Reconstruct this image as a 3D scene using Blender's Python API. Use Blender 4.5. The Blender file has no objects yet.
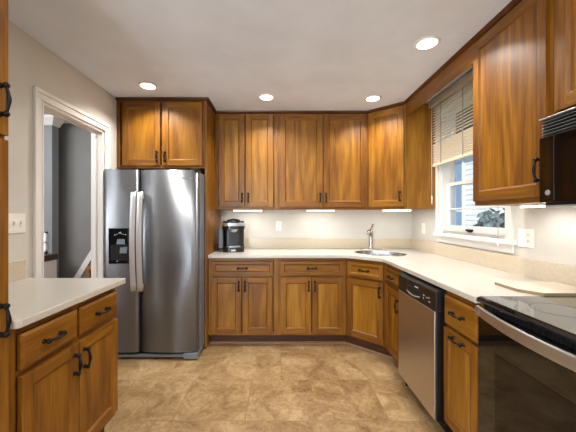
import bpy, bmesh, math, random
from mathutils import Vector, Matrix, geometry
random.seed(7)
SC = bpy.context.scene
COL = SC.collection
PI = math.pi

def lin(r, g, b):
    f = lambda c: (c/255/12.92) if c/255 <= .04045 else ((c/255+.055)/1.055)**2.4
    return (f(r), f(g), f(b), 1)

# ------------------------------------------------------------------ camera
cam = bpy.data.cameras.new('camera')
camo = bpy.data.objects.new('camera', cam); COL.objects.link(camo)
camo.location = (0, 0, 1.30); camo.rotation_euler = (PI/2, 0, 0)
cam.sensor_width = 36; cam.lens = 290/576*36
cam.shift_x = 7/576; cam.shift_y = 0
cam.clip_start = .02; cam.clip_end = 200
SC.camera = camo

# ------------------------------------------------------------------ world, sun, area lights, exposure
w = bpy.data.worlds.new('sky'); SC.world = w; w.use_nodes = True
nt = w.node_tree; bg = nt.nodes['Background']
sky = nt.nodes.new('ShaderNodeTexSky'); sky.sky_type = 'HOSEK_WILKIE'; sky.turbidity = 4; sky.ground_albedo = .5
sky.sun_direction = Vector((-.5, -.35, .75)).normalized()
nt.links.new(sky.outputs[0], bg.inputs[0]); bg.inputs[1].default_value = 2.6

def light(name, kind, loc, rot, energy, color=(1, 1, 1), **kw):
    l = bpy.data.lights.new(name, kind); l.energy = energy; l.color = color
    for k, v in kw.items(): setattr(l, k, v)
    o = bpy.data.objects.new(name, l); COL.objects.link(o); o.location = loc; o.rotation_euler = rot
    return o
light('sun', 'SUN', (0, 0, 10), (math.radians(38), math.radians(-32), 0), 6.0, (1, .95, .88), angle=.02)
# fill lights added behind the camera and in the hall, without a visible source
light('rear_fill', 'AREA', (-1.15, -2.46, 1.24), (PI/2, 0, 0), 105, (.86, .93, 1), shape='RECTANGLE', size=.62, size_y=2.1)  # added to brighten the room and streak the fridge door
light('hall_fill', 'AREA', (-3.2, 1.6, 2.38), (math.radians(40), 0, 0), 80, (.97, .985, 1), shape='RECTANGLE', size=1.4, size_y=1.0)  # unseen fill added to brighten the hall
light('stair_fill', 'AREA', (-2.15, 2.5, 2.42), (math.radians(25), 0, 0), 4, (.97, .98, 1), shape='RECTANGLE', size=.8, size_y=.6)  # unseen fill added to brighten the stair wall
SC.view_settings.view_transform = 'Standard'; SC.view_settings.look = 'None'
SC.view_settings.gamma = 1; SC.view_settings.use_curve_mapping = False
SC.view_settings.exposure = 0.14
CEIL_W = 9.0      # watts per recessed lamp
UC_W = 1.0         # watts per under-cabinet lamp
WARM = (1, .95, .88)

# ------------------------------------------------------------------ materials
def mat(name, color, rough=.5, metal=0, **kw):
    m = bpy.data.materials.new(name); m.use_nodes = True
    b = m.node_tree.nodes['Principled BSDF']
    b.inputs['Base Color'].default_value = color; b.inputs['Roughness'].default_value = rough
    b.inputs['Metallic'].default_value = metal
    for k, v in kw.items(): b.inputs[k].default_value = v
    return m
def N(m, t, **kw):
    n = m.node_tree.nodes.new(t)
    for k, v in kw.items(): setattr(n, k, v)
    return n
def L(m, a, b): m.node_tree.links.new(a, b)
def bsdf(m): return m.node_tree.nodes['Principled BSDF']
def ramp(m, stops):
    r = N(m, 'ShaderNodeValToRGB'); e = r.color_ramp.elements
    while len(e) < len(stops): e.new(.5)
    for k, (p, c) in zip(e, stops): k.position = p; k.color = c
    return r
def mathn(m, op, a, b=None):
    n = N(m, 'ShaderNodeMath', operation=op)
    for i, v in enumerate((a, b)):
        if v is None: continue
        if isinstance(v, (int, float)): n.inputs[i].default_value = v
        else: L(m, v, n.inputs[i])
    return n.outputs[0]
def mixc(m, fac, a, b, blend='MIX'):
    n = N(m, 'ShaderNodeMix', data_type='RGBA', blend_type=blend)
    for i, v in ((0, fac), (6, a), (7, b)):
        if isinstance(v, (int, float, tuple)): n.inputs[i].default_value = v
        else: L(m, v, n.inputs[i])
    return n.outputs[2]
def noise(m, vec, scale, detail=4, rough=.55, dist=0):
    n = N(m, 'ShaderNodeTexNoise'); n.inputs['Scale'].default_value = scale; n.inputs['Detail'].default_value = detail
    n.inputs['Roughness'].default_value = rough; n.inputs['Distortion'].default_value = dist
    L(m, vec, n.inputs['Vector']); return n.outputs['Fac']
def mapping(m, vec, scale=(1, 1, 1), rot=(0, 0, 0)):
    n = N(m, 'ShaderNodeMapping'); n.inputs['Scale'].default_value = scale; n.inputs['Rotation'].default_value = rot
    L(m, vec, n.inputs['Vector']); return n.outputs[0]
def bump(m, h, strength, dist=.002):
    n = N(m, 'ShaderNodeBump'); n.inputs['Strength'].default_value = strength; n.inputs['Distance'].default_value = dist
    L(m, h, n.inputs['Height']); L(m, n.outputs[0], bsdf(m).inputs['Normal'])

def wood(name, axis, dark, mid, light_, figure=1.0, rough=.42, coat=.12):
    m = mat(name, mid, rough); b = bsdf(m)
    b.inputs['Coat Weight'].default_value = coat; b.inputs['Specular IOR Level'].default_value = .32; b.inputs['Coat Roughness'].default_value = .3
    tc = N(m, 'ShaderNodeTexCoord'); oi = N(m, 'ShaderNodeObjectInfo')
    off = N(m, 'ShaderNodeCombineXYZ')
    L(m, mathn(m, 'MULTIPLY', oi.outputs['Random'], 37.0), off.inputs[0])
    L(m, mathn(m, 'MULTIPLY', oi.outputs['Random'], 71.0), off.inputs[1])
    L(m, mathn(m, 'MULTIPLY', oi.outputs['Random'], 13.0), off.inputs[2])
    add = N(m, 'ShaderNodeVectorMath', operation='ADD'); L(m, tc.outputs['Object'], add.inputs[0]); L(m, off.outputs[0], add.inputs[1])
    st = {'z': (1, 1, .10), 'x': (.10, 1, 1), 'y': (1, .10, 1)}[axis]
    v = mapping(m, add.outputs[0], st)
    n1 = noise(m, v, 13, 4, .6, .5)                      # broad plank figure
    st2 = {'z': (1, 1, .16), 'x': (.16, 1, 1), 'y': (1, .16, 1)}[axis]
    v2 = mapping(m, add.outputs[0], st2)
    rings = mathn(m, 'FRACT', mathn(m, 'MULTIPLY', noise(m, v2, 2.6, 1.5, .4, .3), 9.0))   # cathedral growth rings
    tri = mathn(m, 'ABSOLUTE', mathn(m, 'SUBTRACT', rings, .5))
    st3 = {'z': (1, 1, .04), 'x': (.04, 1, 1), 'y': (1, .04, 1)}[axis]
    n3 = noise(m, mapping(m, add.outputs[0], st3), 120, 3, .6)   # pores
    f = mathn(m, 'ADD', mathn(m, 'MULTIPLY', n1, .38), mathn(m, 'MULTIPLY', tri, .30*figure))
    f = mathn(m, 'ADD', f, mathn(m, 'MULTIPLY', n3, .42))
    f = mathn(m, 'ADD', f, mathn(m, 'MULTIPLY', mathn(m, 'SUBTRACT', oi.outputs['Random'], .5), .13))
    r = ramp(m, [(.31, dark), (.47, mid), (.64, light_)])
    L(m, f, r.inputs[0]); L(m, r.outputs[0], b.inputs['Base Color'])
    bump(m, n3, .06, .001)
    return m
WD, WM, WL = lin(98, 56, 10), lin(131, 84, 17), lin(160, 112, 32)
wood_v = wood('cherry wood upright grain', 'z', WD, WM, WL, .6)
wood_h = wood('cherry wood level grain', 'x', WD, WM, WL, .5)
wood_p = wood('cherry veneer panel', 'z', lin(100, 58, 10), lin(133, 86, 17), lin(162, 114, 33), 1.0)
wood_d = wood('dark cherry moulding', 'x', lin(72, 34, 10), lin(98, 52, 16), lin(120, 68, 24), .4)
toe_m = wood('dark toe board', 'x', lin(58, 32, 18), lin(80, 48, 28), lin(98, 62, 38), .3, .5, 0)  # darker brown than the cabinet fronts
stairwood = wood('oak stair tread', 'x', lin(120, 70, 30), lin(160, 100, 48), lin(180, 120, 62), .5)
darktop = wood('walnut table top', 'x', lin(40, 28, 22), lin(62, 46, 36), lin(80, 62, 50), .5)

def paint(name, c, rough=.6, var=.04, sc=3):
    m = mat(name, c, rough); tc = N(m, 'ShaderNodeTexCoord')
    n = noise(m, tc.outputs['Object'], sc, 3)
    lo = tuple(x*(1-var) for x in c[:3])+(1,); hi = tuple(min(1, x*(1+var)) for x in c[:3])+(1,)
    r = ramp(m, [(.35, lo), (.65, hi)]); L(m, n, r.inputs[0]); L(m, r.outputs[0], bsdf(m).inputs['Base Color'])
    bump(m, noise(m, tc.outputs['Object'], 260, 2), .05, .001)
    return m
wall_m = paint('warm grey wall paint', lin(212, 209, 201))
ceil_m = paint('ceiling paint', lin(230, 238, 250), .8)
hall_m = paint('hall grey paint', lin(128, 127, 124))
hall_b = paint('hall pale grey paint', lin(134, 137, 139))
white_m = paint('white trim paint', lin(236, 234, 230), .35, .02)
plate_m = mat('ivory switch plastic', lin(246, 243, 234), .35)
black_iron = mat('black iron', lin(26, 24, 24), .38, .6)
blackp = mat('black plastic', lin(18, 18, 19), .32)
blackg = mat('black glass', lin(7, 7, 8), .045, 0, **{'Coat Weight': .5})
ovenglass = mat('oven window glass', lin(12, 10, 9), .045)
dark_m = mat('dark gap', lin(12, 12, 12), .7)
slot_m = mat('charcoal slots', lin(38, 38, 40), .4)
button_m = mat('grey button print', lin(190, 190, 190), .4)
chrome = mat('brushed nickel', lin(190, 186, 178), .24, 1)
silver_p = mat('silver plastic', lin(186, 188, 192), .3, .7)
reservoir = mat('smoky reservoir plastic', lin(112, 116, 122), .15)

ANI = .25
def steel(name, c, rough, axis):
    m = mat(name, c, rough, 1); b = bsdf(m)
    tc = N(m, 'ShaderNodeTexCoord')
    st = {'z': (1, 1, .012), 'x': (.012, 1, 1)}[axis]
    n = noise(m, mapping(m, tc.outputs['Object'], st), 260, 3)
    r = ramp(m, [(.3, tuple(x*.97 for x in c[:3])+(1,)), (.7, tuple(min(1, x*1.03) for x in c[:3])+(1,))])
    L(m, n, r.inputs[0]); L(m, r.outputs[0], b.inputs['Base Color'])
    rr = mathn(m, 'ADD', mathn(m, 'MULTIPLY', n, .04), rough-.02); L(m, rr, b.inputs['Roughness'])
    bump(m, n, .01, .0003)
    return m
steel_v = steel('brushed stainless steel', lin(134, 137, 142), .42, 'z')
bsdf(steel_v).inputs['Metallic'].default_value = .82
bsdf(steel_v).inputs['Anisotropic'].default_value = .93; bsdf(steel_v).inputs['Anisotropic Rotation'].default_value = ANI
tg = N(steel_v, 'ShaderNodeTangent', direction_type='RADIAL', axis='Z'); L(steel_v, tg.outputs[0], bsdf(steel_v).inputs['Tangent'])
steel_w = steel('pale brushed stainless steel', lin(196, 192, 188), .34, 'z')
steel_h = steel('brushed stainless handle', lin(205, 206, 208), .36, 'z')
steel_bowl = steel('stainless sink bowl', lin(205, 205, 207), .16, 'x')
handle_m = mat('satin steel handle', lin(215, 216, 218), .5, .75)
fridge_side = mat('grey enamel fridge side', lin(120, 128, 138), .35, .3)

def stone(name, c, c2):
    m = mat(name, c, .28); tc = N(m, 'ShaderNodeTexCoord')
    n = noise(m, tc.outputs['Object'], 420, 2, .6); n2 = noise(m, tc.outputs['Object'], 60, 3)
    f = mathn(m, 'ADD', mathn(m, 'MULTIPLY', n, .6), mathn(m, 'MULTIPLY', n2, .4))
    r = ramp(m, [(.36, c2), (.6, c)]); L(m, f, r.inputs[0]); L(m, r.outputs[0], bsdf(m).inputs['Base Color'])
    return m
counter_m = stone('cream quartz worktop', lin(203, 198, 189), lin(188, 181, 170))
splash_m = stone('cream quartz upstand', lin(212, 200, 178), lin(196, 183, 160))
board_m = stone('cream cutting board', lin(216, 206, 190), lin(204, 192, 172))

floor_m = mat('mottled brown vinyl tile', lin(150, 116, 78), .38); m = floor_m
tc = N(m, 'ShaderNodeTexCoord')
br = N(m, 'ShaderNodeTexBrick'); br.offset = .5; br.inputs['Scale'].default_value = 1
br.inputs['Brick Width'].default_value = .46; br.inputs['Row Height'].default_value = .46; br.inputs['Mortar Size'].default_value = .0035
br.inputs['Mortar Smooth'].default_value = .6
br.inputs['Color1'].default_value = (.35, .35, .35, 1); br.inputs['Color2'].default_value = (.65, .65, .65, 1); br.inputs['Mortar'].default_value = (.5, .5, .5, 1)
L(m, tc.outputs['Object'], br.inputs['Vector'])
warp = N(m, 'ShaderNodeVectorMath', operation='ADD'); L(m, tc.outputs['Object'], warp.inputs[0]); L(m, br.outputs['Color'], warp.inputs[1])
na = noise(m, warp.outputs[0], 4.2, 8, .66, .9); nb = noise(m, warp.outputs[0], 38, 6, .75, .6); ncr = noise(m, warp.outputs[0], 9, 3, .5, 1.2)
f = mathn(m, 'ADD', mathn(m, 'MULTIPLY', na, .64), mathn(m, 'MULTIPLY', nb, .36))
f = mathn(m, 'ADD', f, mathn(m, 'MULTIPLY', mathn(m, 'SUBTRACT', br.outputs['Color'], .5), .14))
r = ramp(m, [(.34, lin(100, 74, 45)), (.46, lin(142, 113, 76)), (.55, lin(162, 134, 95)), (.70, lin(194, 169, 132))])
L(m, f, r.inputs[0])
vein = mathn(m, 'LESS_THAN', mathn(m, 'ABSOLUTE', mathn(m, 'SUBTRACT', ncr, .5)), .008)
c = mixc(m, mathn(m, 'MULTIPLY', vein, .25), r.outputs[0], lin(104, 74, 46))
c = mixc(m, mathn(m, 'MULTIPLY', br.outputs['Fac'], .45), c, lin(126, 94, 62))
L(m, c, bsdf(m).inputs['Base Color']); bump(m, nb, .12, .002)

def emis(name, c, s):
    m = mat(name, c, .5); b = bsdf(m); b.inputs['Emission Color'].default_value = c; b.inputs['Emission Strength'].default_value = s
    return m
lamp_m = emis('recessed lamp lens', (1, .93, .82, 1), 7)
tube_m = emis('under-cabinet lamp lens', (1, .95, .86, 1), 5)
led_m = emis('dispenser icon light', (.85, .93, 1, 1), .6)
paddle_m = emis('lit dispenser paddle', (.20, .24, .28, 1), .12)

glass_m = bpy.data.materials.new('window glass'); glass_m.use_nodes = True; m = glass_m
m.node_tree.nodes.clear()
o = N(m, 'ShaderNodeOutputMaterial'); mx = N(m, 'ShaderNodeMixShader'); tr = N(m, 'ShaderNodeBsdfTransparent'); gl = N(m, 'ShaderNodeBsdfGlossy')
tr.inputs[0].default_value = (.93, .96, .98, 1); gl.inputs['Roughness'].default_value = .01
lw = N(m, 'ShaderNodeLayerWeight'); lw.inputs[0].default_value = .5
L(m, mathn(m, 'ADD', mathn(m, 'MULTIPLY', mathn(m, 'POWER', lw.outputs['Facing'], 5.0), .6), .03), mx.inputs[0]); L(m, tr.outputs[0], mx.inputs[1]); L(m, gl.outputs[0], mx.inputs[2]); L(m, mx.outputs[0], o.inputs[0])

slat_m = mat('cream wooden slat', lin(238, 226, 202), .5, 0)
rail_m = mat('blind headrail', lin(172, 160, 142), .5)
siding_m = paint('white siding', lin(236, 238, 242), .7)
blueshade_m = paint('blue shaded wall', lin(130, 156, 190), .6)  # blue shade on the neighbouring house put into a colour
leaf_m = paint('hedge leaves', lin(108, 124, 128), .8, .5, 14)
grass_m = paint('lawn', lin(128, 146, 128), .9, .25, 6)
roof_m = paint('roof shingle', lin(120, 122, 128), .9, .2, 20)

# ------------------------------------------------------------------ mesh builder
class MB:
    def __init__(s): s.bm = bmesh.new(); s.mats = []
    def mi(s, m):
        if m not in s.mats: s.mats.append(m)
        return s.mats.index(m)
    def poly(s, pts, m, smooth=False):
        f = s.bm.faces.new([s.bm.verts.new(p) for p in pts]); f.material_index = s.mi(m); f.smooth = smooth; return f
    def box(s, x0, x1, y0, y1, z0, z1, m):
        v = [s.bm.verts.new((x, y, z)) for x in (x0, x1) for y in (y0, y1) for z in (z0, z1)]
        k = s.mi(m)
        for q in ((0, 1, 3, 2), (4, 6, 7, 5), (0, 4, 5, 1), (2, 3, 7, 6), (0, 2, 6, 4), (1, 5, 7, 3)):
            f = s.bm.faces.new([v[i] for i in q]); f.material_index = k
    def prism(s, pts, z0, z1, m, holes=()):
        k = s.mi(m); loops = [list(pts)]+[list(h) for h in holes]
        allp = [p for l in loops for p in l]
        tris = geometry.tessellate_polygon([[Vector((p[0], p[1], 0)) for p in l] for l in loops])
        lo = [s.bm.verts.new((p[0], p[1], z0)) for p in allp]; hi = [s.bm.verts.new((p[0], p[1], z1)) for p in allp]
        for t in tris:
            for vs in (hi, lo):
                try: s.bm.faces.new([vs[i] for i in t]).material_index = k
                except ValueError: pass
        b = 0
        for l in loops:
            n = len(l)
            for i in range(n):
                j = (i+1) % n
                s.bm.faces.new([lo[b+i], lo[b+j], hi[b+j], hi[b+i]]).material_index = k
            b += n
    def tube(s, path, rad, m, n=10, flat=None):
        path = [Vector(p) for p in path]; k = s.mi(m)
        if not isinstance(rad, (list, tuple)): rad = [rad]*len(path)
        rings = []; up = None
        for i, p in enumerate(path):
            t = (path[min(i+1, len(path)-1)]-path[max(i-1, 0)]).normalized()
            if up is None:
                up = t.orthogonal().normalized() if flat is None else Vector(flat)
            a = (up-t*up.dot(t)).normalized(); b = t.cross(a); up = a
            rx, ry = rad[i] if isinstance(rad[i], tuple) else (rad[i], rad[i])
            rings.append([s.bm.verts.new(p+a*(rx*math.cos(2*PI*j/n))+b*(ry*math.sin(2*PI*j/n))) for j in range(n)])
        for A, B in zip(rings, rings[1:]):
            for j in range(n):
                f = s.bm.faces.new([A[j], A[(j+1) % n], B[(j+1) % n], B[j]]); f.material_index = k; f.smooth = True
        for R in (rings[0][::-1], rings[-1]):
            s.bm.faces.new(R).material_index = k
    def lathe(s, prof, m, c=(0, 0, 0), n=24, M=None, sx=1, sy=1):
        """profile [(r, z)] around z; optional matrix M applied after"""
        k = s.mi(m); rings = []
        for r_, z in prof:
            ring = []
            for j in range(n):
                p = Vector((r_*sx*math.cos(2*PI*j/n), r_*sy*math.sin(2*PI*j/n), z))
                if M is not None: p = M @ p
                ring.append(s.bm.verts.new(p+Vector(c)))
            rings.append(ring)
        for A, B in zip(rings, rings[1:]):
            for j in range(n):
                f = s.bm.faces.new([A[j], A[(j+1) % n], B[(j+1) % n], B[j]]); f.material_index = k; f.smooth = True
        for R in (rings[0][::-1], rings[-1]):
            s.bm.faces.new(R).material_index = k
    def sweep(s, pts, prof, m, closed=False):
        """open polyline pts (x,y) swept with a closed profile [(out,z)]; out is to the right of travel"""
        k = s.mi(m); n = len(pts); P = [Vector(p) for p in pts]; rings = []
        for i in range(n):
            d0 = (P[i]-P[i-1]).normalized() if i > 0 else (P[1]-P[0]).normalized()
            d1 = (P[i+1]-P[i]).normalized() if i < n-1 else d0
            n0 = Vector((d0.y, -d0.x)); n1 = Vector((d1.y, -d1.x)); b = (n0+n1).normalized(); b = b/max(.3, b.dot(n0))
            rings.append([s.bm.verts.new((P[i].x+b.x*o_, P[i].y+b.y*o_, z)) for o_, z in prof])
        q = len(prof)
        for A, B in zip(rings, rings[1:]):
            for j in range(q):
                s.bm.faces.new([A[j], A[(j+1) % q], B[(j+1) % q], B[j]]).material_index = k
        for R in (rings[0], rings[-1][::-1]):
            s.bm.faces.new(R).material_index = k
    def build(s, name, parent=None, bevel=0, seg=2, smooth=False, loc=None):
        bmesh.ops.recalc_face_normals(s.bm, faces=s.bm.faces[:])
        me = bpy.data.meshes.new(name); s.bm.to_mesh(me); s.bm.free()
        for m in s.mats: me.materials.append(m)
        o = bpy.data.objects.new(name, me); COL.objects.link(o)
        if parent: o.parent = parent
        if loc: o.location = loc
        if bevel:
            md = o.modifiers.new('bevel', 'BEVEL'); md.width = bevel; md.segments = seg; md.limit_method = 'ANGLE'; md.angle_limit = .6
        return o
def thing(name, label, cat, loc=(0, 0, 0), rz=0, group=None):
    o = bpy.data.objects.new(name, None); COL.objects.link(o); o.empty_display_size = .1
    o.location = loc; o.rotation_euler = (0, 0, rz); return tag(o, label, cat, group)
def tag(o, label, cat, group=None):
    o['label'] = label; o['category'] = cat
    if group: o['group'] = group
    return o
def struct(o): o['kind'] = 'structure'; return o
def copy_tree(o, parent=None):
    c_ = o.copy(); COL.objects.link(c_)
    if parent: c_.parent = parent
    for ch in list(o.children): copy_tree(ch, c_)
    return c_

# ------------------------------------------------------------------ setting
XL, XR, YB, YF, H = -1.605, 1.575, 3.50, -2.42, 2.45
b = MB(); b.box(XL-.12, XR+.12, YF-.1, YB+.1, -.08, 0, floor_m); struct(b.build('floor'))
b = MB(); b.box(XL-.12, XR+.12, YF-.1, YB+.1, H, H+.08, ceil_m); struct(b.build('ceiling'))
b = MB(); b.box(XL-.12, XR+.12, YB, YB+.1, 0, H, wall_m); struct(b.build('wall_back'))
DY0, DY1, DZ = 1.945, 2.627, 2.07          # doorway
b = MB()
b.box(XL-.10, XL, YF, DY0, 0, H, wall_m); b.box(XL-.10, XL, DY1, YB, 0, H, wall_m); b.box(XL-.10, XL, DY0, DY1, DZ, H, wall_m)
struct(b.build('wall_left'))
WY0, WY1, WZ0, WZ1 = 2.02, 2.85, 1.14, 2.36  # window opening
b = MB()
b.box(XR, XR+.14, YF, WY0, 0, H, wall_m); b.box(XR, XR+.14, WY1, YB, 0, H, wall_m)
b.box(XR, XR+.14, WY0, WY1, 0, WZ0, wall_m); b.box(XR, XR+.14, WY0, WY1, WZ1, H, wall_m)
struct(b.build('wall_right'))
b = MB()                                     # unseen wall behind the camera, opening added for the fill light
b.box(XL, -1.50, YF-.1, YF, 0, H, wall_m); b.box(-.80, XR, YF-.1, YF, 0, H, wall_m); b.box(-1.50, -.80, YF-.1, YF, 2.34, H, wall_m); b.box(-1.50, -.80, YF-.1, YF, 0, .14, wall_m)
struct(b.build('wall_front'))
b = MB()
for x in (-1.50, -.86): b.box(x, x+.06, YF-.07, YF-.05, .14, 2.34, white_m)
for z in (.14, 2.28): b.box(-1.50, -.80, YF-.07, YF-.05, z, z+.06, white_m)
struct(b.build('rear_fill_frame'))  # unseen bars added round the rear fill light

# doorway lining and casing
b = MB()
b.box(XL-.105, XL+.002, DY1-.018, DY1, 0, DZ, white_m); b.box(XL-.105, XL+.002, DY0, DY0+.018, 0, DZ, white_m); b.box(XL-.105, XL+.002, DY0, DY1, DZ-.018, DZ, white_m)
b.box(XL-.07, XL-.055, DY1-.03, DY1-.018, 0, DZ-.018, white_m); b.box(XL-.07, XL-.055, DY0, DY1, DZ-.032, DZ-.018, white_m)
struct(b.build('door_1', bevel=.002))
def casing(name, y0, y1, z1, cw):
    b = MB()
    for a0, a1, t in ((cw*.16, cw*.62, .012), (cw*.62, cw, .020), (0, cw*.16, .016)):
        b.box(XL, XL+t, y0-a1, y0-a0, 0, z1+a0, white_m); b.box(XL, XL+t, y1+a0, y1+a1, 0, z1+a0, white_m)
        b.box(XL, XL+t, y0-a1, y1+a1, z1+a0, z1+a1, white_m)
    return struct(b.build(name, bevel=.003))
casing('trim_1', DY0, DY1, DZ, .072)

# hall beyond the doorway
b = MB(); b.box(-6.2, XL-.10, .2, 6.4, -.08, 0, stairwood); struct(b.build('floor_hall'))
b = MB(); b.box(-6.2, XL-.10, .2, 6.4, H, H+.08, ceil_m); struct(b.build('ceiling_hall'))
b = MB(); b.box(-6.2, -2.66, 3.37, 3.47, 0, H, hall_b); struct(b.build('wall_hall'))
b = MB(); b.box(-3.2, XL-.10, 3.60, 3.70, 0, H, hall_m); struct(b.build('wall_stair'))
b = MB(); b.box(-6.3, -6.2, .2, 6.4, 0, H, hall_b); struct(b.build('wall_far'))
b = MB(); b.box(-6.2, XL-.10, .1, .2, 0, H, hall_b); struct(b.build('wall_hall_near'))
b = MB(); b.sweep([(-5.8, 3.37), (-2.66, 3.37), (-2.66, 3.47)], [(0, H), (.075, H), (.07, H-.02), (.03, H-.07), (.012, H-.095), (0, H-.095)], white_m)
struct(b.build('trim_2'))
# staircase
st = thing('staircase', 'wooden staircase with white sloping skirt board in the grey hall', 'stairs', (-2.575, 3.38, 0))
for i in range(6): 
    b = MB(); b.box(.105*i-.02, .105*(i+1), 0, .20, .176*i+.143, .176*i+.176, stairwood); b.build('tread', st, .004)
    b = MB(); b.box(.105*i, .105*i+.02, .01, .20, .176*i, .176*i+.143, stairwood); b.build('riser', st)
b = MB(); b.prism([(0, .33), (0, .20), (.80, 1.50), (.80, 1.63)], .0, .018, white_m)
k = b.build('skirt_board', st, .003); k.rotation_euler = (PI/2, 0, 0); k.location = (-.115, .219, 0)
# console table with white body
ct = thing('console_table', 'white hall console with thick dark brown top beyond the doorway', 'console table', (-3.00, 3.06, 0))
b = MB(); b.box(0, .42, 0, .30, .80, .865, darktop); b.build('table_top', ct, .004)
b = MB(); b.box(.03, .345, .02, .29, .06, .80, white_m); b.build('body', ct, .003)
b = MB(); b.box(.352, .365, .03, .28, .06, .80, dark_m); b.build('side_gap', ct)
b = MB()
for x in (.375,):
    b.box(x, x+.035, .02, .29, 0, .80, white_m)
b.box(.03, .41, .02, .29, 0, .06, white_m); b.build('leg', ct, .002)
# bright low window at the hall's end wall
b = MB()
for z in (.875, .985, 1.10): b.box(-3.3, -2.71, 3.345, 3.37, z, z+.018, white_m)
for x in (-3.3, -2.73): b.box(x, x+.02, 3.345, 3.37, .875, 1.118, white_m)
w3 = struct(b.build('window_3'))
b = MB(); b.box(-3.28, -2.73, 3.358, 3.369, .89, 1.10, emis('hall window daylight', (.93, .97, 1, 1), .95)); b.build('pane', w3)

# ------------------------------------------------------------------ kitchen window
w1 = bpy.data.objects.new('window_1', None); COL.objects.link(w1); struct(w1)
b = MB()
cw = .065
b.box(XR-.018, XR, WY1, WY1+cw-.02, WZ0-.001, WZ1+cw, white_m); b.box(XR-.018, XR, WY0-cw+.02, WY0, WZ0-.001, WZ1+cw, white_m); b.box(XR-.018, XR, WY0, WY1, WZ1, WZ1+cw, white_m)
b.box(XR-.024, XR, WY1+cw-.02, WY1+cw, WZ0-.001, WZ1+cw, white_m); b.box(XR-.024, XR, WY0-cw, WY0-cw+.02, WZ0-.001, WZ1+cw, white_m)
b.build('casing', w1, .003)
b = MB(); b.box(XR-.05, XR+.05, WY0-cw-.02, WY1+cw, WZ0-.035, WZ0, white_m); b.build('stool', w1, .006)
b = MB(); b.box(XR-.016, XR, WY0-cw, WY1+cw-.01, WZ0-.095, WZ0-.035, white_m); b.build('apron', w1, .004)
b = MB()
for y in (WY0, WY1-.02): b.box(XR-.002, XR+.13, y, y+.02, WZ0, WZ1, white_m)
b.box(XR, XR+.13, WY0, WY1, WZ1-.02, WZ1, white_m); b.box(XR+.05, XR+.13, WY0, WY1, WZ0-.01, WZ0+.02, white_m); b.build('jamb', w1, .002)
def sash(name, x, z0, z1, rail_b, rail_t):
    b = MB(); y0, y1 = WY0+.02, WY1-.02
    b.box(x, x+.03, y0, y0+.04, z0, z1, white_m); b.box(x, x+.03, y1-.04, y1, z0, z1, white_m)
    b.box(x, x+.03, y0+.04, y1-.04, z0, z0+rail_b, white_m); b.box(x, x+.03, y0+.04, y1-.04, z1-rail_t, z1, white_m)
    zm = (z0+rail_b+z1-rail_t)/2-.03
    b.box(x+.006, x+.024, y0+.04, y1-.04, zm-.007, zm+.007, white_m)
    o = b.build(name, w1, .003)
    g = MB(); g.box(x+.013, x+.017, y0+.04, y1-.04, z0+rail_b, z1-rail_t, glass_m); g.build('pane', o)
    return o
sash('lower_sash', XR+.045, WZ0+.012, 1.615, .06, .032)
sash('upper_sash', XR+.08, 1.585, WZ1-.02, .032, .045)
b = MB(); b.box(XR+.025, XR+.045, 2.44, 2.52, WZ0+.028, WZ0+.046, black_iron); b.box(XR+.03, XR+.045, 2.455, 2.505, WZ0+.02, WZ0+.028, black_iron); b.build('sash_lift', w1, .004)

# outdoors
b = MB(); b.box(XR+.14, XR+.95, -2.4, 4.2, 2.44, 2.60, paint('eave boards', lin(96, 78, 60), .8)); struct(b.build('ceiling_eave'))
b = MB(); b.box(XR+.3, 26, -10, 30, -.45, -.35, grass_m); struct(b.build('ground'))
nh = thing('house', 'white sided neighbouring house seen through the kitchen window', 'house', (5.2, 7.35, -.35))
b = MB()
for i in range(26):
    z = .14*i; b.poly([(-.012, 0, z), (-.012, 6, z), (0, 6, z+.14), (0, 0, z+.14)], siding_m); b.poly([(-.012, 0, z), (-.012, 6, z), (0, 6, z), (0, 0, z)], siding_m)
b.box(0, 6, 0, 6, 0, 3.64, siding_m); b.build('wall', nh)
b = MB(); b.prism([(-.3, 3.6), (6.3, 3.6), (3, 5.4)], 0, 6.6, roof_m); k = b.build('roof', nh); k.rotation_euler = (PI/2, 0, 0); k.location = (0, 6.3, 0)
b = MB(); b.box(-.03, .02, .92, 1.55, .7, 3.2, blueshade_m); b.box(-.05, .02, .86, .92, .7, 3.2, white_m); b.box(-.05, .02, 1.23, 1.27, .7, 3.2, white_m); b.build('window', nh)  # blue panels stand for house wall in blue shade, built as a window
def hedge(name, label, loc, n, sx, sy, sz, seed):
    rnd = random.Random(seed); b = MB(); k = b.mi(leaf_m)
    for i in range(n):
        a, u, rr = rnd.uniform(0, 2*PI), rnd.uniform(0, 1), rnd.uniform(.75, 1)
        p = Vector((sx*rr*math.cos(a)*math.sqrt(1-u*u*.7), sy*rr*math.sin(a)*math.sqrt(1-u*u*.7), sz*(.05+.95*u)*rr))
        q = Vector((rnd.gauss(0, 1), rnd.gauss(0, 1), rnd.gauss(0, 1))).normalized(); t = q.orthogonal().normalized(); s_ = rnd.uniform(.05, .11)
        bt = q.cross(t)
        f = b.bm.faces.new([b.bm.verts.new(p+v) for v in (t*s_, bt*s_*.5, -t*s_, -bt*s_*.5)]); f.material_index = k
    b.lathe([(.02, 0), (.75, .05*sz), (.8, .5*sz), (.5, .85*sz), (.02, .93*sz)], leaf_m, n=14, sx=sx, sy=sy)
    o = b.build(name); o.location = loc; return tag(o, label, 'shrub')
hedge('shrub', 'grey green shrub outside the window beside the white house', (4.36, 5.95, -.36), 2200, .42, .40, 1.72, 3)
hedge('shrub', 'larger shrub outside the right half of the window', (5.02, 6.60, -.36), 2600, .50, .40, 1.86, 5)
hedge('shrub', 'low shrub outside at the right edge of the window', (4.15, 5.05, -.36), 1500, .40, .40, 1.55, 8)

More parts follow.
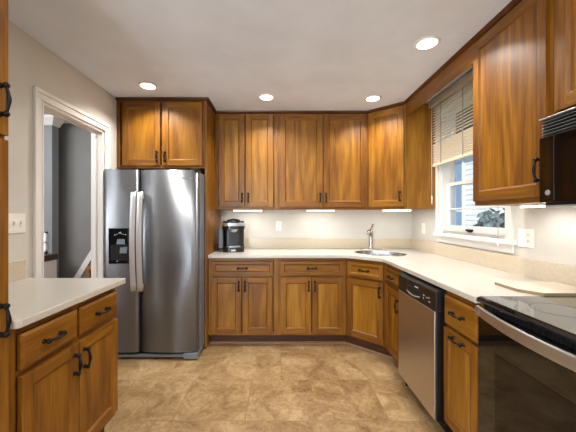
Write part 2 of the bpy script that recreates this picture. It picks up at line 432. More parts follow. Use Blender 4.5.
# ------------------------------------------------------------------ handles, doors, drawers, cabinets
def pull(parent, x, y, z, horiz, cc=.085):
    """black bow pull, its feet on the plane y (front is -y)"""
    b = MB(); ax = (lambda t, d: (x+t, y-d, z)) if horiz else (lambda t, d: (x, y-d, z+t))
    h = cc/2
    for s in (-1, 1):
        c_ = Vector(ax(s*h, 0)); M = Matrix.Rotation(PI/2, 4, 'X')
        b.lathe([(.0095, 0), (.0105, .003), (.0075, .006), (.0065, .014), (.0098, .017), (.0115, .022), (.009, .028), (.002, .030)], black_iron, c_, 10, M)
    pts = []; rad = []
    for i in range(13):
        t = -1+2*i/12; pts.append(ax(t*h, .020+.011*(1-t*t))); rad.append(.0050+.0026*math.exp(-(t*3)**2)+(.002 if abs(t) > .9 else 0))
    b.tube(pts, rad, black_iron, 8)
    o = b.build('handle', parent); o['label'] = 'black iron bow handle'; return o
T = .02
def front(parent, name, x0, x1, z0, z1, st, rl, handle=None, slab=False, y=0, wh=None, lab=None):
    """frame-and-panel door or drawer front lying on plane y, facing -y"""
    b = MB(); yf = y-T; mv = wood_v; mh = wood_h
    if slab:
        e = .012
        b.box(x0, x1, yf+.007, y, z0, z1, mh)
        A = [(x0, yf+.007, z0), (x1, yf+.007, z0), (x1, yf+.007, z1), (x0, yf+.007, z1)]
        B = [(x0+e, yf, z0+e), (x1-e, yf, z0+e), (x1-e, yf, z1-e), (x0+e, yf, z1-e)]
        for i in range(4): b.poly([A[i], A[(i+1) % 4], B[(i+1) % 4], B[i]], mh)
        b.poly(B, mh)
        o = b.build(name, parent, .0015)
    else:
        b.box(x0, x0+st, yf, y, z0, z1, mv); b.box(x1-st, x1, yf, y, z0, z1, mv)
        b.box(x0+st, x1-st, yf, y, z0, z0+rl, mh); b.box(x0+st, x1-st, yf, y, z1-rl, z1, mh)
        e = .009; i0, i1, k0, k1 = x0+st, x1-st, z0+rl, z1-rl
        A = [(i0, yf, k0), (i1, yf, k0), (i1, yf, k1), (i0, yf, k1)]
        B = [(i0+e, yf+.010, k0+e), (i1-e, yf+.010, k0+e), (i1-e, yf+.010, k1-e), (i0+e, yf+.010, k1-e)]
        for i in range(4): b.poly([A[i], A[(i+1) % 4], B[(i+1) % 4], B[i]], mh if i % 2 == 0 else mv)
        o = b.build(name, parent, .0018)
        p = MB(); pm = wood_h if (i1-i0) > 2.2*(k1-k0) else wood_p
        p.box(i0+.002, i1-.002, yf+.010, y-.002, k0+.002, k1-.002, pm); p.build('panel', o)
    if handle: pull(o, handle[0], yf, handle[1], handle[2], handle[3] if len(handle) > 3 else .085)
    return o
def cabinet(label, loc, rz, w, d, z0, z1, rails=(), stiles=(), toe=False, fs=.035, cat='cabinet', name='base_cabinet', poly=None, group=None):
    t = thing(name, label, cat, loc, rz, group)
    b = MB()
    if poly: b.prism(poly, z0, z1, wood_v)
    else: b.box(0, w, .018, d, z0, z1, wood_v)
    b.build('carcass', t)
    b = MB()
    for x0, x1 in [(0, fs), (w-fs, w)]+list(stiles): b.box(x0, x1, 0, .018, z0, z1, wood_v)
    for a0, a1 in [(z0, z0+.03), (z1-.03, z1)]+list(rails): b.box(fs, w-fs, .001, .018, a0, a1, wood_h)
    b.build('face_frame', t, .001)
    if toe:
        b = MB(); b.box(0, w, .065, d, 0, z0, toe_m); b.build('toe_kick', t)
    return t
UC = 'upper_cabinet'; HB = -PI/2; HL = PI/2
BZ1 = .882
YBF, YUF, YOF = 2.907, 3.185, 2.83
# --- upper run on the back wall
t = cabinet('short two-door cherry cabinet above the refrigerator', (XL, YOF, 0), 0, .862, YB-YOF, 1.765, 2.43, name=UC)
front(t, 'door', .064, .432, 1.79, 2.405, .055, .055, (.405, 1.875, False)); front(t, 'door', .455, .838, 1.79, 2.405, .055, .055, (.482, 1.875, False))
ep = MB(); ep.box(0, .016, 0, YB-YOF, 0, 2.43, wood_v)
tag(ep.build('end_panel', loc=(-.743, YOF, 0)), 'tall cherry end panel between the refrigerator and the counter', 'panel')
t = cabinet('tall two-door cherry wall cabinet above the coffee maker', (-.727, YUF, 0), 0, .690, YB-YUF, 1.372, 2.43, name=UC)
front(t, 'door', .046, .328, 1.398, 2.415, .058, .06, (.303, 1.50, False)); front(t, 'door', .344, .642, 1.398, 2.415, .058, .06, (.371, 1.50, False))
t = cabinet('widest cherry wall cabinet with two doors above the back wall outlet', (-.037, YUF, 0), 0, .992, YB-YUF, 1.372, 2.43, name=UC)
front(t, 'door', .022, .492, 1.398, 2.415, .062, .06, (.465, 1.50, False)); front(t, 'door', .500, .972, 1.398, 2.415, .062, .06, (.528, 1.50, False))
# --- diagonal corner wall cabinet
A = Vector((.955, YUF)); Bp = Vector((1.256, 2.914)); dv = Bp-A; cwid = dv.length; ca = math.atan2(dv.y, dv.x)
R2 = Matrix.Rotation(-ca, 2)
def loc2(p, a, r): return tuple(r @ (Vector(p)-a))
pol = [loc2(p, A, R2) for p in ((.955, YB), (XR, YB), (XR, 2.914), (1.256, 2.914), (.955, YUF))]
pol[3] = (cwid, .018); pol[4] = (0, .018)
t = cabinet('single-door cherry corner wall cabinet set diagonally above the sink', (A.x, A.y, 0), ca, cwid, .3, 1.372, 2.43, name=UC, poly=pol)
front(t, 'door', .018, cwid-.018, 1.398, 2.415, .055, .06, (cwid-.05, 1.50, False))
# --- right wall uppers (face X = 1.256)
t = cabinet('tall single-door cherry wall cabinet on the right beside the window', (1.256, 1.880, 0), HB, .545, XR-1.256, 1.366, 2.43, name=UC)
front(t, 'door', .012, .525, 1.392, 2.405, .050, .06, (.497, 1.52, False, .10))
t = cabinet('cherry cabinet above the black microwave at the right edge', (1.256, 1.334, 0), HB, .80, XR-1.256, 1.735, 2.43, name=UC)
front(t, 'door', .022, .39, 1.77, 2.405, .055, .06, None); front(t, 'door', .405, .78, 1.77, 2.405, .055, .06, None)
# valance across the window and crown moulding
b = MB(); b.box(1.252, 1.270, 1.882, 2.905, 2.30, 2.43, wood_d if False else wood('cherry valance grain', 'y', WD, WM, WL, .5))
tag(b.build('window_valance', bevel=.003), 'plain cherry valance board bridging the cabinets above the window', 'valance')
b = MB(); b.sweep([(XL, YOF), (-.727, YOF), (-.727, YUF), (.955, YUF), (1.256, 2.914), (1.256, .54)], [(-.012, 2.45), (.024, 2.45), (.020, 2.437), (.008, 2.424), (0, 2.424), (0, 2.43), (-.012, 2.43)], wood_d)
struct(b.build('trim_3'))

# --- base run on the back wall
def drawer_doors(t, w, gaps, z=(.713, .847, .125, .688)):
    (d0, d1), (a0, a1), (c0, c1) = gaps
    front(t, 'drawer', d0, d1, z[0], z[1], .034, .030, ((d0+d1)/2, (z[0]+z[1])/2, True))
    front(t, 'door', a0, a1, z[2], z[3], .052, .055, (a1-.024, z[3]-.085, False)); front(t, 'door', c0, c1, z[2], z[3], .052, .055, (c0+.024, z[3]-.085, False))
t = cabinet('cherry base cabinet with drawer over two doors below the coffee maker', (-.727, YBF, 0), 0, .692, YB-YBF, .105, BZ1, [(.692, .71)], toe=True)
drawer_doors(t, .692, ((.035, .648), (.035, .330), (.346, .642)))
t = cabinet('cherry base cabinet with drawer over two doors, middle of the back run', (-.035, YBF, 0), 0, .687, YB-YBF, .105, BZ1, [(.692, .71)], toe=True)
drawer_doors(t, .687, ((.030, .655), (.032, .333), (.348, .658)))
# --- diagonal sink base
XBF = .955; YD = 2.64
A = Vector((.652, YBF)); Bp = Vector((XBF, YD)); dv = Bp-A; dw = dv.length; da = math.atan2(dv.y, dv.x); R2 = Matrix.Rotation(-da, 2)
pol = [loc2(p, A, R2) for p in ((.652, YB), (XR, YB), (XR, YD), (XBF, YD), (.652, YBF))]
pol[3] = (dw, .018); pol[4] = (0, .018)
# open-topped carcass so that the bowl hangs free
t = thing('base_cabinet', 'diagonal corner sink base with one drawer front over one door', 'cabinet', (A.x, A.y, 0), da)
b = MB(); b.prism(pol, .105, .66, wood_v); b.build('carcass', t)
b = MB(); b.box(0, .03, 0, .018, .105, BZ1, wood_v); b.box(dw-.03, dw, 0, .018, .105, BZ1, wood_v); b.box(.03, dw-.03, .001, .018, .852, BZ1, wood_h); b.box(.03, dw-.03, .001, .018, .69, .712, wood_h); b.box(.03, dw-.03, .001, .018, .105, .13, wood_h); b.build('face_frame', t, .001)
b = MB(); b.box(.03, dw-.03, .012, .018, .66, .86, wood_h); b.build('apron', t)
k = .065
def off(p): return loc2(p, A, R2)
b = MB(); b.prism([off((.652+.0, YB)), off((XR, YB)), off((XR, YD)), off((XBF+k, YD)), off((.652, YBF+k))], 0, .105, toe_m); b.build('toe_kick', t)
front(t, 'drawer', .022, dw-.022, .713, .847, .034, .030, (dw/2, .78, True))
front(t, 'door', .022, dw-.022, .125, .688, .052, .055, (dw-.048, .60, False))
# --- right base run
t = cabinet('narrow cherry base cabinet between the sink corner and the dishwasher', (XBF, YD, 0), HB, .375, XR-XBF, .105, BZ1, [(.692, .71)], toe=True)
front(t, 'drawer', .018, .36, .713, .847, .03, .030, (.19, .78, True)); front(t, 'door', .018, .36, .125, .688, .05, .055, (.333, .58, False))
t = cabinet('cherry base cabinet with drawer and pull-out between dishwasher and range', (XBF, 1.672, 0), HB, .288, XR-XBF, .105, BZ1, [(.672, .69)], toe=True, fs=.02)
front(t, 'drawer', .004, .284, .688, .851, .03, .030, (.145, .775, True, .09), slab=True); front(t, 'door', .004, .284, .128, .668, .045, .055, (.145, .640, True, .09))
# --- left base run and pantry
XLF = -1.0
t = cabinet('near left cherry base cabinet with two drawers above two doors', (XLF, 1.058, 0), HL, .690, XLF-XL, .105, BZ1, [(.688, .71)], [(.33, .37)], toe=True)
front(t, 'drawer', .040, .345, .712, .850, .03, .03, (.184, .782, True), slab=True); front(t, 'drawer', .362, .682, .712, .850, .03, .03, (.522, .782, True), slab=True)
front(t, 'door', .040, .348, .135, .688, .052, .055, (.318, .595, False)); front(t, 'door', .354, .684, .135, .688, .052, .055, (.386, .595, False))
t = cabinet('full-height cherry pantry cabinet at the left edge of the view', (XLF-.002, .352, 0), HL, .70, XLF-XL, .105, H, [(1.565, 1.59)], toe=True, fs=.03, name='pantry_cabinet')
front(t, 'door', .02, .694, 1.588, 2.40, .06, .06, (.662, 1.707, False, .10)); front(t, 'door', .02, .694, .125, 1.572, .06, .06, (.662, .935, False, .10))

# toe moulding along the back run
b = MB(); b.sweep([(-.727, YBF+.065), (.652, YBF+.065), (XBF+.065, YD+.0), (XBF+.065, 2.27)], [(0, 0), (.014, 0), (.013, .008), (.007, .014), (0, .016)], wood('oak shoe moulding', 'x', lin(112, 82, 58), lin(146, 112, 84), lin(160, 128, 98), .3))
struct(b.build('trim_4'))

# ------------------------------------------------------------------ worktops
CT0, CT1 = BZ1, .914
scx, scy, sa = 1.02, 3.00, math.radians(-41)
def oval(a, bb, n=40, cx=scx, cy=scy, ang=sa, e=2.6):
    out = []
    for i in range(n):
        t_ = 2*PI*i/n; c_, s_ = math.cos(t_), math.sin(t_)
        px, py = a*math.copysign(abs(c_)**(2/e), c_), bb*math.copysign(abs(s_)**(2/e), s_)
        out.append((cx+px*math.cos(ang)-py*math.sin(ang), cy+px*math.sin(ang)+py*math.cos(ang)))
    return out
SA, SB = .255, .175
wt = thing('countertop', 'cream L-shaped worktop with upstand running round the sink corner', 'countertop', (0, 0, 0))
b = MB()
xe = .927
outer = [(-.725, YB), (-.725, 2.870), (.640, 2.870), (.672, 2.857), (.918, 2.640), (xe, 2.60), (xe, 1.384), (XR, 1.384), (XR, YB)]
b.prism(outer, CT0, CT1, counter_m, [oval(SA, SB)])
b.build('slab', wt, .004, 2)
b = MB(); b.box(-.725, XR-.02, YB-.02, YB, CT1, 1.032, splash_m); b.build('upstand', wt, .002)
b = MB(); b.box(XR-.02, XR, 1.384, YB-.02, CT1, 1.032, splash_m); b.build('upstand', wt, .002)
b = MB(); b.prism([(XL, 1.066), (-.980, 1.066), (-.966, 1.080), (-.966, 1.803), (-.972, 1.809), (XL, 1.809)], CT0, CT1, counter_m)
b.box(XL, XL+.02, 1.066, 1.803, CT1, 1.032, splash_m)
tag(b.build('countertop', bevel=.004), 'short cream worktop on the near left base cabinet', 'countertop')

# sink
sk = thing('sink', 'oval stainless steel sink set into the corner worktop', 'sink', (scx, scy, 0), sa)
b = MB(); lv = [(1.0, .913), (1.0, .882), (.985, .86), (.93, .76), (.86, .725), (.5, .715), (.1, .712)]
rings = []
for s_, z in lv:
    rings.append([b.bm.verts.new((p[0], p[1], z)) for p in oval((SA-.002)*s_, (SB-.002)*s_, 40, 0, 0, 0)])
kk = b.mi(steel_bowl)
for P_, Q_ in zip(rings, rings[1:]):
    for j in range(40):
        f = b.bm.faces.new([P_[j], P_[(j+1) % 40], Q_[(j+1) % 40], Q_[j]]); f.smooth = True; f.material_index = kk
b.bm.faces.new(rings[-1]).material_index = kk
b.build('bowl', sk)
b = MB(); o1, o2 = oval(SA+.006, SB+.006, 40, 0, 0, 0), oval(SA-.004, SB-.004, 40, 0, 0, 0)
b.prism(o1, .9135, .9165, chrome, [o2]); b.build('rim', sk, .001)
b = MB(); b.lathe([(.045, .712), (.045, .7145), (.035, .7165), (.02, .714), (.002, .7135)], chrome); b.build('drain', sk)
# faucet
fc = thing('faucet', 'brushed nickel single-lever faucet behind the corner sink', 'faucet', (1.035, 3.345, CT1), math.radians(-12))
b = MB(); b.prism([(.125*math.cos(a)*1.0, .028*math.sin(a)) for a in [2*PI*i/28 for i in range(28)]], 0, .008, chrome); b.build('deck_plate', fc, .002)
b = MB(); b.lathe([(.030, .008), (.027, .018), (.024, .03), (.023, .12), (.026, .17), (.027, .20), (.021, .222), (.006, .23)], chrome); b.build('body', fc)
b = MB(); b.tube([(0, -.010, .17), (-.015, -.045, .205), (-.028, -.085, .215), (-.036, -.115, .200), (-.038, -.125, .185)], [.020, .019, .018, .0185, .016], chrome, 14); b.build('spout', fc)
b = MB(); b.tube([(0, .0, .222), (.008, .006, .245), (.022, .012, .275), (.030, .014, .292)], [(.012, .012), (.008, .011), (.006, .012), (.004, .009)], chrome, 10); b.build('lever', fc)

# ------------------------------------------------------------------ refrigerator
YF0 = 2.60
fr = thing('refrigerator', 'stainless side-by-side refrigerator with ice and water dispenser', 'refrigerator', (-1.595, YF0, 0))
FW = .843; FH = 1.715; sp = .317
b = MB(); b.box(.004, FW+.004, .085, .80, .03, FH-.012, fridge_side); b.build('case', fr, .006)
def fdoor(x0, x1, bow, mt):
    b = MB(); n = 18; k = b.mi(mt); z0, z1 = .075, FH; F = []; Bk = []
    for i in range(n+1):
        u = i/n; x = x0+(x1-x0)*u; e = abs(2*u-1); y = bow*(2*u-1)**2 + (.010*((e-.93)/.07)**2 if e > .93 else 0)
        F.append((x, y)); Bk.append((x, .072))
    vf = [[b.bm.verts.new((x, y, z)) for z in (z0, z1)] for x, y in F]; vb = [[b.bm.verts.new((x, y, z)) for z in (z0, z1)] for x, y in Bk]
    for i in range(n):
        f = b.bm.faces.new([vf[i][0], vf[i+1][0], vf[i+1][1], vf[i][1]]); f.smooth = True; f.material_index = k
        b.bm.faces.new([vb[i][0], vb[i+1][0], vb[i+1][1], vb[i][1]]).material_index = k
        for z in (0, 1): b.bm.faces.new([vf[i][z], vf[i+1][z], vb[i+1][z], vb[i][z]]).material_index = k
    for i in (0, n): b.bm.faces.new([vf[i][0], vf[i][1], vb[i][1], vb[i][0]]).material_index = k
    return b.build('door', fr)
d1 = fdoor(0, sp-.003, .006, steel_v); d2 = fdoor(sp+.003, FW-.003, .026, steel_v)
def fhandle(d, x):
    b = MB(); pts = []; z0, z1 = .635, 1.512
    for i in range(17):
        u = i/16; pts.append((x, -.030-.026*math.sin(PI*u), z0+(z1-z0)*u))
    b.tube(pts, [(.010, .025)]*17, handle_m, 12, flat=(0, 1, 0))
    for z in (z0+.03, z1-.03): b.box(x-.014, x+.014, -.036, .012, z-.025, z+.025, handle_m)
    o = b.build('handle', d); o['label'] = 'long bowed steel handle'
fhandle(d1, sp-.030); fhandle(d2, sp+.030)
# dispenser on the left door
b = MB(); x0, x1, z0, z1 = .050, .246, .873, 1.19
b.box(x0, x1, -.004, .004, z0, z1, blackg); o = b.build('dispenser', d1, .003); o['label'] = 'black glass ice and water dispenser'
b = MB(); b.box(x0+.02, x1-.015, -.0048, -.003, z0+.03, z0+.17, dark_m); b.build('recess', o)
b = MB(); b.prism([(.0, .0), (.075, .0), (.070, .045), (.008, .045)], 0, .006, paddle_m); p = b.build('paddle', o); p.rotation_euler = (PI/2, 0, 0); p.location = (x0+.075, -.004, z0+.175)
b = MB(); b.prism([(.0, .0), (.062, .0), (.066, .056), (.006, .050)], 0, .010, paddle_m); p = b.build('paddle', o); p.rotation_euler = (PI/2, 0, 0); p.location = (x0+.105, -.004, z0+.095)
for i, (dx, dz, s_) in enumerate(((.055, .255, .007), (.073, .262, .006), (.093, .272, .008), (.110, .268, .006), (.106, .279, .006), (.128, .262, .006), (.150, .258, .007), (.075, .02, .006))):
    b = MB(); b.box(x0+dx, x0+dx+s_, -.0052, -.0035, z0+dz, z0+dz+s_*.7, led_m); b.build('display_icon', o)
# brand script on the right door
cu = bpy.data.curves.new('script', 'FONT'); cu.body = 'Whirlpool'; cu.size = .030; cu.extrude = .0006; cu.shear = .25
tmp = bpy.data.objects.new('script', cu); COL.objects.link(tmp); bpy.context.view_layer.update()
me = bpy.data.meshes.new_from_object(tmp.evaluated_get(bpy.context.evaluated_depsgraph_get())); bpy.data.objects.remove(tmp)
me.materials.clear(); me.materials.append(silver_p)
lg = bpy.data.objects.new('brand_script', me); COL.objects.link(lg); lg.parent = d2; lg.rotation_euler = (PI/2, 0, 0); lg.location = (.672, .0035, 1.632)
# base grille, foot, hinge caps
b = MB(); b.box(.02, FW-.02, .05, .085, .030, .068, blackp)
for i in range(5): b.box(.03+i*.16, .17+i*.16, .045, .052, .052, .058, slot_m)
b.build('grille', fr, .002)
b = MB(); b.box(.0, FW-.0, .02, .05, .022, .050, fridge_side); b.build('kick_rail', fr, .004)
b = MB(); b.box(FW-.125, FW+.002, .005, .09, .012, .066, fridge_side); b.build('leveling_foot', fr, .004)
for x in (.02, FW-.06):
    b = MB(); b.box(x, x+.04, .03, .75, 0, .03, blackp); b.build('roller', fr)
b = MB(); b.box(FW-.06, FW+.002, .02, .13, FH-.012, FH+.012, blackp); b.build('hinge_cap', fr, .003)
b = MB(); b.box(.004, .06, .02, .13, FH-.012, FH+.010, fridge_side); b.build('hinge_cap', fr, .003)

# ------------------------------------------------------------------ dishwasher (faces -X)
XD = .895
dwt = thing('dishwasher', 'stainless dishwasher with black control panel under the worktop', 'dishwasher', (XD, 2.215, 0), HB)
WDW = .535
b = MB(); b.box(0, WDW, .04, .64, .10, .868, blackp); b.build('tub', dwt)
b = MB(); b.box(.004, WDW-.012, 0, .040, .105, .742, steel_w); b.box(WDW-.0115, WDW-.002, .008, .04, .105, .742, blackp); b.build('door', dwt, .004)
b = MB(); 
pf = [(.0, .742), (.040, .742), (.040, .868), (.014, .868), (.002, .858)]
k = b.mi(blackp)
vs = [[b.bm.verts.new((x, y, z)) for y, z in pf] for x in (.0, WDW)]
for i in range(5): b.bm.faces.new([vs[0][i], vs[0][(i+1) % 5], vs[1][(i+1) % 5], vs[1][i]]).material_index = k
b.bm.faces.new(vs[0]); b.bm.faces.new(vs[1][::-1])
cp = b.build('control_panel', dwt, .004)
b = MB(); b.tube([(.16+.18*i/12, -.002-.004*math.sin(PI*i/12), .776-.012*math.sin(PI*i/12)) for i in range(13)], .0035, silver_p, 8); b.build('grip', cp)
b = MB(); b.box(.17, .33, -.001, .002, .778, .815, dark_m); b.build('grip_pocket', cp)
for x, z, w_ in ((.27, .826, .05), (.385, .80, .02), (.385, .782, .012), (.43, .795, .012), (.455, .778, .018), (.455, .802, .010)): 
    b = MB(); b.box(x, x+w_, -.0006, .003, z, z+.006, button_m); b.build('button_print', cp)
b = MB(); b.box(.0, WDW, .095, .16, .0, .10, blackp); b.build('toe_kick', dwt)
for x in (WDW+.001, -.006):
    b = MB(); b.box(x, x+.005, .06, .5, .0, .88, blackp); b.build('side_seal', dwt)

# ------------------------------------------------------------------ range (faces -X), local x from far to near
XRG = .930
rg = thing('range', 'black glass-top electric range with bowed steel oven handle', 'range', (XRG, 1.376, 0), HB)
RW = .757
b = MB(); b.box(.002, RW-.002, .055, .66, .02, .895, blackp); b.build('body', rg)
b = MB(); k = b.mi(blackg)   # cooktop with bullnose front
pf = [(.66, .899), (.66, .920), (.016, .920), (.004, .917), (-.004, .908), (-.006, .898), (.02, .888), (.05, .899)]
vs = [[b.bm.verts.new((x, y, z)) for y, z in pf] for x in (0, RW)]
for i in range(len(pf)):
    b.bm.faces.new([vs[0][i], vs[0][(i+1) % len(pf)], vs[1][(i+1) % len(pf)], vs[1][i]]).material_index = k
b.bm.faces.new(vs[0]); b.bm.faces.new(vs[1][::-1])
ck = b.build('cooktop', rg, .002)
for cx, cy, rr in ((.20, .20, .095), (.56, .20, .115), (.20, .47, .075), (.56, .47, .095)):
    circ = lambda q: [(cx+q*math.cos(2*PI*i/36), cy+q*math.sin(2*PI*i/36)) for i in range(36)]
    b = MB(); b.prism(circ(rr), .9200, .9203, slot_m, [circ(rr-.004)]); b.build('burner_ring', ck)
b = MB(); b.box(.004, RW-.004, .030, .055, .862, .888, blackp)
for i in range(46): b.box(.02+i*.0157, .028+i*.0157, .026, .031, .865, .884, slot_m)
b.build('vent_strip', rg)
b = MB(); b.box(0, RW, .004, .050, .235, .862, blackg); dr = b.build('oven_door', rg, .004)
b = MB(); b.box(.11, RW-.11, .0028, .006, .33, .70, ovenglass); b.build('oven_window', dr)
b = MB(); pts = []
for i in range(25):
    u = i/24; pts.append((.006+(RW-.012)*u, -.002-.052*math.sin(PI*u), .856))
hp = [(-.004, -.019), (-.004, .019), (-.002, .023), (.006, .023), (.006, -.023), (-.002, -.023)]
b.sweep([(p_[0], p_[1]) for p_ in pts], [(-o_, .856+z_) for o_, z_ in hp], steel_h)
b.box(.004, .03, -.012, .006, .836, .876, steel_h); b.box(RW-.03, RW-.004, -.012, .006, .836, .876, steel_h)
o = b.build('handle', dr); o['label'] = 'wide bowed steel oven handle'
b = MB(); b.box(0, RW, .006, .05, .06, .228, blackg); b.build('drawer', rg, .004)
b = MB(); b.box(.03, RW-.03, .07, .60, 0, .06, blackp); b.build('plinth', rg)

# ------------------------------------------------------------------ microwave
slat_grey = mat('grey grille slat', lin(150, 150, 152), .4, .3)
XM = 1.165
mw = thing('microwave', 'black over-the-range microwave with slatted vent grille on top', 'microwave', (XM, 1.311, 0), HB)
MW = .757; mz0, mz1 = 1.347, 1.733
b = MB(); b.box(0, MW, .03, XR-XM-.004, mz0, mz1, blackp); b.build('body', mw, .002)
b = MB(); b.box(0, MW, .0, .03, mz0+.012, 1.652, blackg); d = b.build('door', mw, .006)
b = MB(); b.box(.075, .53, -.0012, .004, mz0+.085, 1.625, ovenglass); b.build('door_window', d)
b = MB(); b.box(.072, .0755, -.0018, .004, mz0+.02, 1.645, slot_m); b.build('seam', d)
b = MB(); M = Matrix.Rotation(PI/2, 4, 'X'); b.lathe([(.012, 0), (.012, .0015), (.011, .0022), (.002, .0022)], silver_p, (.045, -.0002, mz0+.055), 20, M); b.build('round_emblem', d)
b = MB(); b.box(.004, MW-.004, .020, .032, 1.656, 1.728, dark_m)
for i in range(5): 
    z = 1.659+i*.0138
    b.poly([(.008, .004, z), (MW-.008, .004, z), (MW-.008, .009, z+.0045), (.008, .009, z+.0045)], slat_grey); b.box(.008, MW-.008, .002, .018, z-.001, z, slot_m)
b.build('vent_grille', mw)
b = MB(); b.box(0, MW, -.001, .03, 1.7275, mz1+.0, silver_p); b.build('top_trim', mw, .001)
b = MB(); b.box(.02, MW-.02, .01, .35, mz0-.008, mz0, silver_p); b.box(.05, .20, .10, .22, mz0-.0095, mz0-.008, emis('microwave task lamp', (1, .93, .82, 1), .3)); b.build('underside', mw)

# ------------------------------------------------------------------ coffee maker
cm = thing('coffee_maker', 'black and silver single-cup coffee maker on the back worktop', 'coffee maker', (-.522, 3.20, CT1), math.radians(8)); cm.scale = (1.16, 1.08, 1.04)
def rrect(w_, d_, r_, cy=0, n=6):
    out = []
    for sx, sy, a0 in ((1, 1, 0), (-1, 1, PI/2), (-1, -1, PI), (1, -1, 1.5*PI)):
        for i in range(n+1):
            a = a0+PI/2*i/n; out.append((sx*(w_/2-r_)+r_*math.cos(a), cy+sy*(d_/2-r_)+r_*math.sin(a)))
    return out
b = MB(); b.prism(rrect(.20, .25, .07), 0, .05, blackp); b.build('base', cm, .006)
b = MB(); b.prism(rrect(.195, .14, .05, .055), .05, .25, blackp); b.build('column', cm, .004)
b = MB(); b.prism(rrect(.125, .10, .04, -.07), .05, .062, silver_p); b.build('drip_tray', cm, .003)
b = MB(); b.prism(rrect(.21, .245, .08), .235, .285, blackp); b.build('head', cm, .010)
b = MB(); b.prism(rrect(.222, .257, .085), .268, .300, silver_p); b.build('silver_band', cm, .006)
b = MB(); b.prism(rrect(.20, .23, .08, .005), .300, .318, blackp)
b.build('lid', cm, .008)
b = MB(); b.tube([(-.055, -.09, .300), (-.045, -.115, .325), (0, -.125, .335), (.045, -.115, .325), (.055, -.09, .300)], [(.010, .016)]*5, blackp, 10, flat=(0, 0, 1)); b.build('lid_handle', cm)
b = MB(); b.lathe([(.045, .255), (.043, .235), (.028, .205), (.012, .198)], silver_p, (0, -.075, 0), 20, None); b.build('brew_spout', cm)
b = MB(); b.prism(rrect(.045, .15, .02, .0), .04, .245, reservoir); o = b.build('water_reservoir', cm, .004); o.location = (-.118, .01, 0)
b = MB(); b.box(-.02, .02, -.128, -.12, .012, .03, silver_p); b.build('badge', cm)
b = MB(); b.tube([(-.10, .09, .02), (-.135, .10, .012), (-.155, .06, .03), (-.150, .02, .07), (-.145, .05, .085), (-.145, .11, .05), (-.14, .17, .02), (-.08, .22, .10)], .0045, blackp, 8); b.build('power_cord', cm)

# cutting board
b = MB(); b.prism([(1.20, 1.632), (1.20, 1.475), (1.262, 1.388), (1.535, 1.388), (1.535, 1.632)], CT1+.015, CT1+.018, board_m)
b.prism([(1.201, 1.631), (1.201, 1.476), (1.263, 1.389), (1.534, 1.389), (1.534, 1.631)], CT1, CT1+.015, mat('shaded board edge', lin(150, 130, 100), .5))  # sides coloured darker to stand for their shade
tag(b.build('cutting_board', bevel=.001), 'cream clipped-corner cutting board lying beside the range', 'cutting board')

# ------------------------------------------------------------------ window blind
bl = thing('window_blind', 'half-raised cream slatted blind hanging over the kitchen window', 'blind', (1.535, 2.895, 0), HB)
BW = .935
b = MB(); b.box(0, BW, -.068, -.004, 2.372, 2.425, rail_m); b.build('headrail', bl, .003)
b = MB(); z = 2.352
while z > 2.02:
    P = [(-.026, z-.003), (-.026, z+.003), (-.008, z+.001), (-.008, z-.002)]; k = b.mi(slat_m)
    A_ = [b.bm.verts.new((.012, y, q)) for y, q in P]; B_ = [b.bm.verts.new((BW-.012, y, q)) for y, q in P]
    for i in range(4): b.bm.faces.new([A_[i], A_[(i+1) % 4], B_[(i+1) % 4], B_[i]]).material_index = k
    b.bm.faces.new(A_); b.bm.faces.new(B_[::-1]); z -= .0265
b.build('slats', bl)
b = MB(); z = 1.815
while z < 2.0: b.box(.012, BW-.012, -.028+.003*random.random(), -.002, z, z+.0085, slat_m); z += .0165
b.build('stacked_slats', bl)
b = MB(); b.box(.010, BW-.010, -.030, -.001, 1.788, 1.812, slat_m); b.build('bottom_rail', bl, .002)
for x in (.164, .494, .80):
    b = MB(); b.box(x-.006, x+.006, -.0315, -.0295, 1.80, 2.372, rail_m); b.build('ladder_tape', bl)
b = MB(); b.tube([(.03, -.045, 2.375), (.028, -.046, 2.0), (.03, -.045, 1.50)], .0022, white_m, 6); b.lathe([(.002, 1.50), (.006, 1.495), (.005, 1.42), (.002, 1.415)], white_m, (.03, -.045, 0), 8); b.build('tilt_wand', bl)
b = MB(); b.tube([(BW-.03, -.045, 2.375), (BW-.03, -.047, 1.8), (BW-.031, -.045, 1.13)], .0016, rail_m, 6); b.lathe([(.002, 1.13), (.006, 1.12), (.007, 1.095), (.002, 1.09)], white_m, (BW-.031, -.045, 0), 8); b.build('pull_cord', bl)

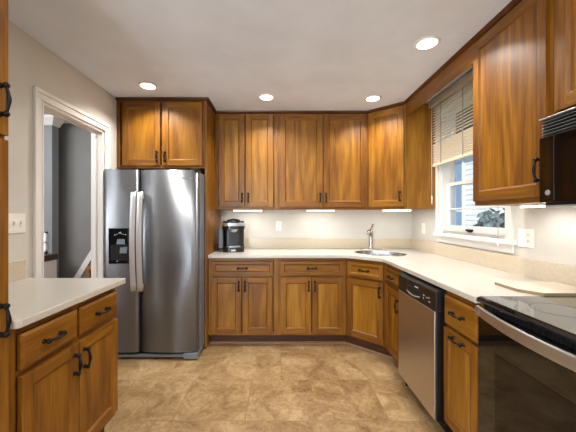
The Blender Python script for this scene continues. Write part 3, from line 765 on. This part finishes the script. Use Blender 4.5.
# ------------------------------------------------------------------ plates on the walls
def plate(name, label, cat, loc, rz, gangs, kinds):
    t = thing(name, label, cat, loc, rz); gw = .046; W_ = .026+gw*gangs; hh = .0585
    b = MB(); b.box(-W_/2, W_/2, -.006, 0, -hh, hh, plate_m); b.build('cover_plate', t, .002)
    for i, kd in enumerate(kinds):
        cx = -W_/2+.013+gw*(i+.5)
        if kd == 'switch':
            b = MB(); b.box(cx-.0165, cx+.0165, -.0085, -.005, -.033, .033, plate_m); b.poly([(cx-.014, -.0085, -.03), (cx+.014, -.0085, -.03), (cx+.014, -.0125, .030), (cx-.014, -.0125, .030)], white_m); b.build('rocker', t, .001)
        elif kd == 'toggle':
            b = MB(); b.box(cx-.005, cx+.005, -.016, -.005, -.004, .013, white_m); b.build('toggle', t, .001)
            b = MB(); b.box(cx-.007, cx+.007, -.0066, -.005, -.014, .014, dark_m if False else white_m); b.build('toggle_slot', t)
        else:
            for s_ in (-1, 1):
                b = MB(); b.prism([(cx+.0165*math.cos(a), .0135*math.sin(a)) for a in [2*PI*j/20 for j in range(20)]], 0, .003, white_m); o = b.build('socket', t); o.rotation_euler = (PI/2, 0, 0); o.location = (0, -.005, s_*.020)
                b = MB(); b.box(cx-.007, cx-.0055, -.0085, -.0078, s_*.020-.002, s_*.020+.007, dark_m); b.box(cx+.0055, cx+.007, -.0085, -.0078, s_*.020-.002, s_*.020+.007, dark_m); b.build('slot', t)
    return t
plate('wall_outlet', 'ivory outlet on the back wall right of the coffee maker', 'outlet', (-.027, YB, 1.180), 0, 1, ['outlet'])
plate('light_switch', 'ivory switch on the right wall between sink corner and window', 'switch', (XR, 3.20, 1.163), HB, 1, ['switch'])
plate('wall_outlet', 'ivory double plate with toggle and outlet right of the window', 'outlet', (XR, 1.862, 1.158), HB, 2, ['toggle', 'outlet'])
plate('light_switch', 'ivory triple toggle switch plate on the left wall beside the doorway', 'switch', (XL, 1.735, 1.255), HL, 3, ['toggle', 'toggle', 'toggle'])

# ------------------------------------------------------------------ lamps
def recessed(label, x, y, real=True):
    t = thing('ceiling_light', label, 'ceiling light', (x, y, H), 0, 'recessed ceiling lights')
    b = MB(); b.lathe([(.062, -.0), (.062, -.004), (.080, -.006), (.083, -.003), (.083, 0)], white_m, n=32); b.build('trim_ring', t)
    b = MB(); b.lathe([(.002, -.0035), (.062, -.0035), (.062, -.001), (.002, -.001)], lamp_m, n=32); b.build('lens', t)
    l = light('recessed_lamp', 'AREA', (0, 0, -.012), (0, 0, 0), CEIL_W, WARM, shape='DISK', size=.12, spread=math.radians(130)); l.parent = t
    return t
recessed('lit recessed ceiling light nearest the refrigerator and doorway', -1.176, 2.565)
recessed('lit recessed ceiling light in front of the tall cabinet over the coffee maker', -.14, 2.81)
recessed('lit recessed ceiling light nearest the diagonal corner cabinet', .90, 2.84)
recessed('largest recessed ceiling light, near the right cabinets and window', .973, 1.933)
for x, y in ((.10, .25), (.55, -.45), (.35, -1.2), (.10, 1.30)):
    l = light('room_fill', 'AREA', (x, y, H-.012), (0, 0, 0), CEIL_W, WARM, shape='DISK', size=.14)  # unseen ceiling fills added to brighten the room
def strip(label, x, y, ln, rz, z):
    t = thing('cabinet_light', label, 'under-cabinet light', (x, y, z), rz, 'under-cabinet strip lights')
    b = MB(); b.box(-ln/2, ln/2, -.035, .035, -.010, 0, white_m); b.build('housing', t, .002)
    b = MB(); b.box(-ln/2+.008, ln/2-.008, -.033, .029, -.019, -.010, tube_m); b.build('lens', t, .003)
    l = light('strip_lamp', 'AREA', (0, 0, -.021), (0, 0, 0), UC_W, WARM, shape='RECTANGLE', size=ln*.9, size_y=.05); l.parent = t
strip('lit white strip under the cabinet above the coffee maker', -.375, 3.28, .33, 0, 1.372)
strip('lit white strip under the middle of the back wall cabinets', .447, 3.28, .32, 0, 1.372)
strip('lit white strip under the diagonal corner cabinet', 1.245, 3.12, .30, 0, 1.372)
strip('lit white strip under the right wall cabinet beside the microwave', 1.40, 1.60, .13, HB, 1.366)
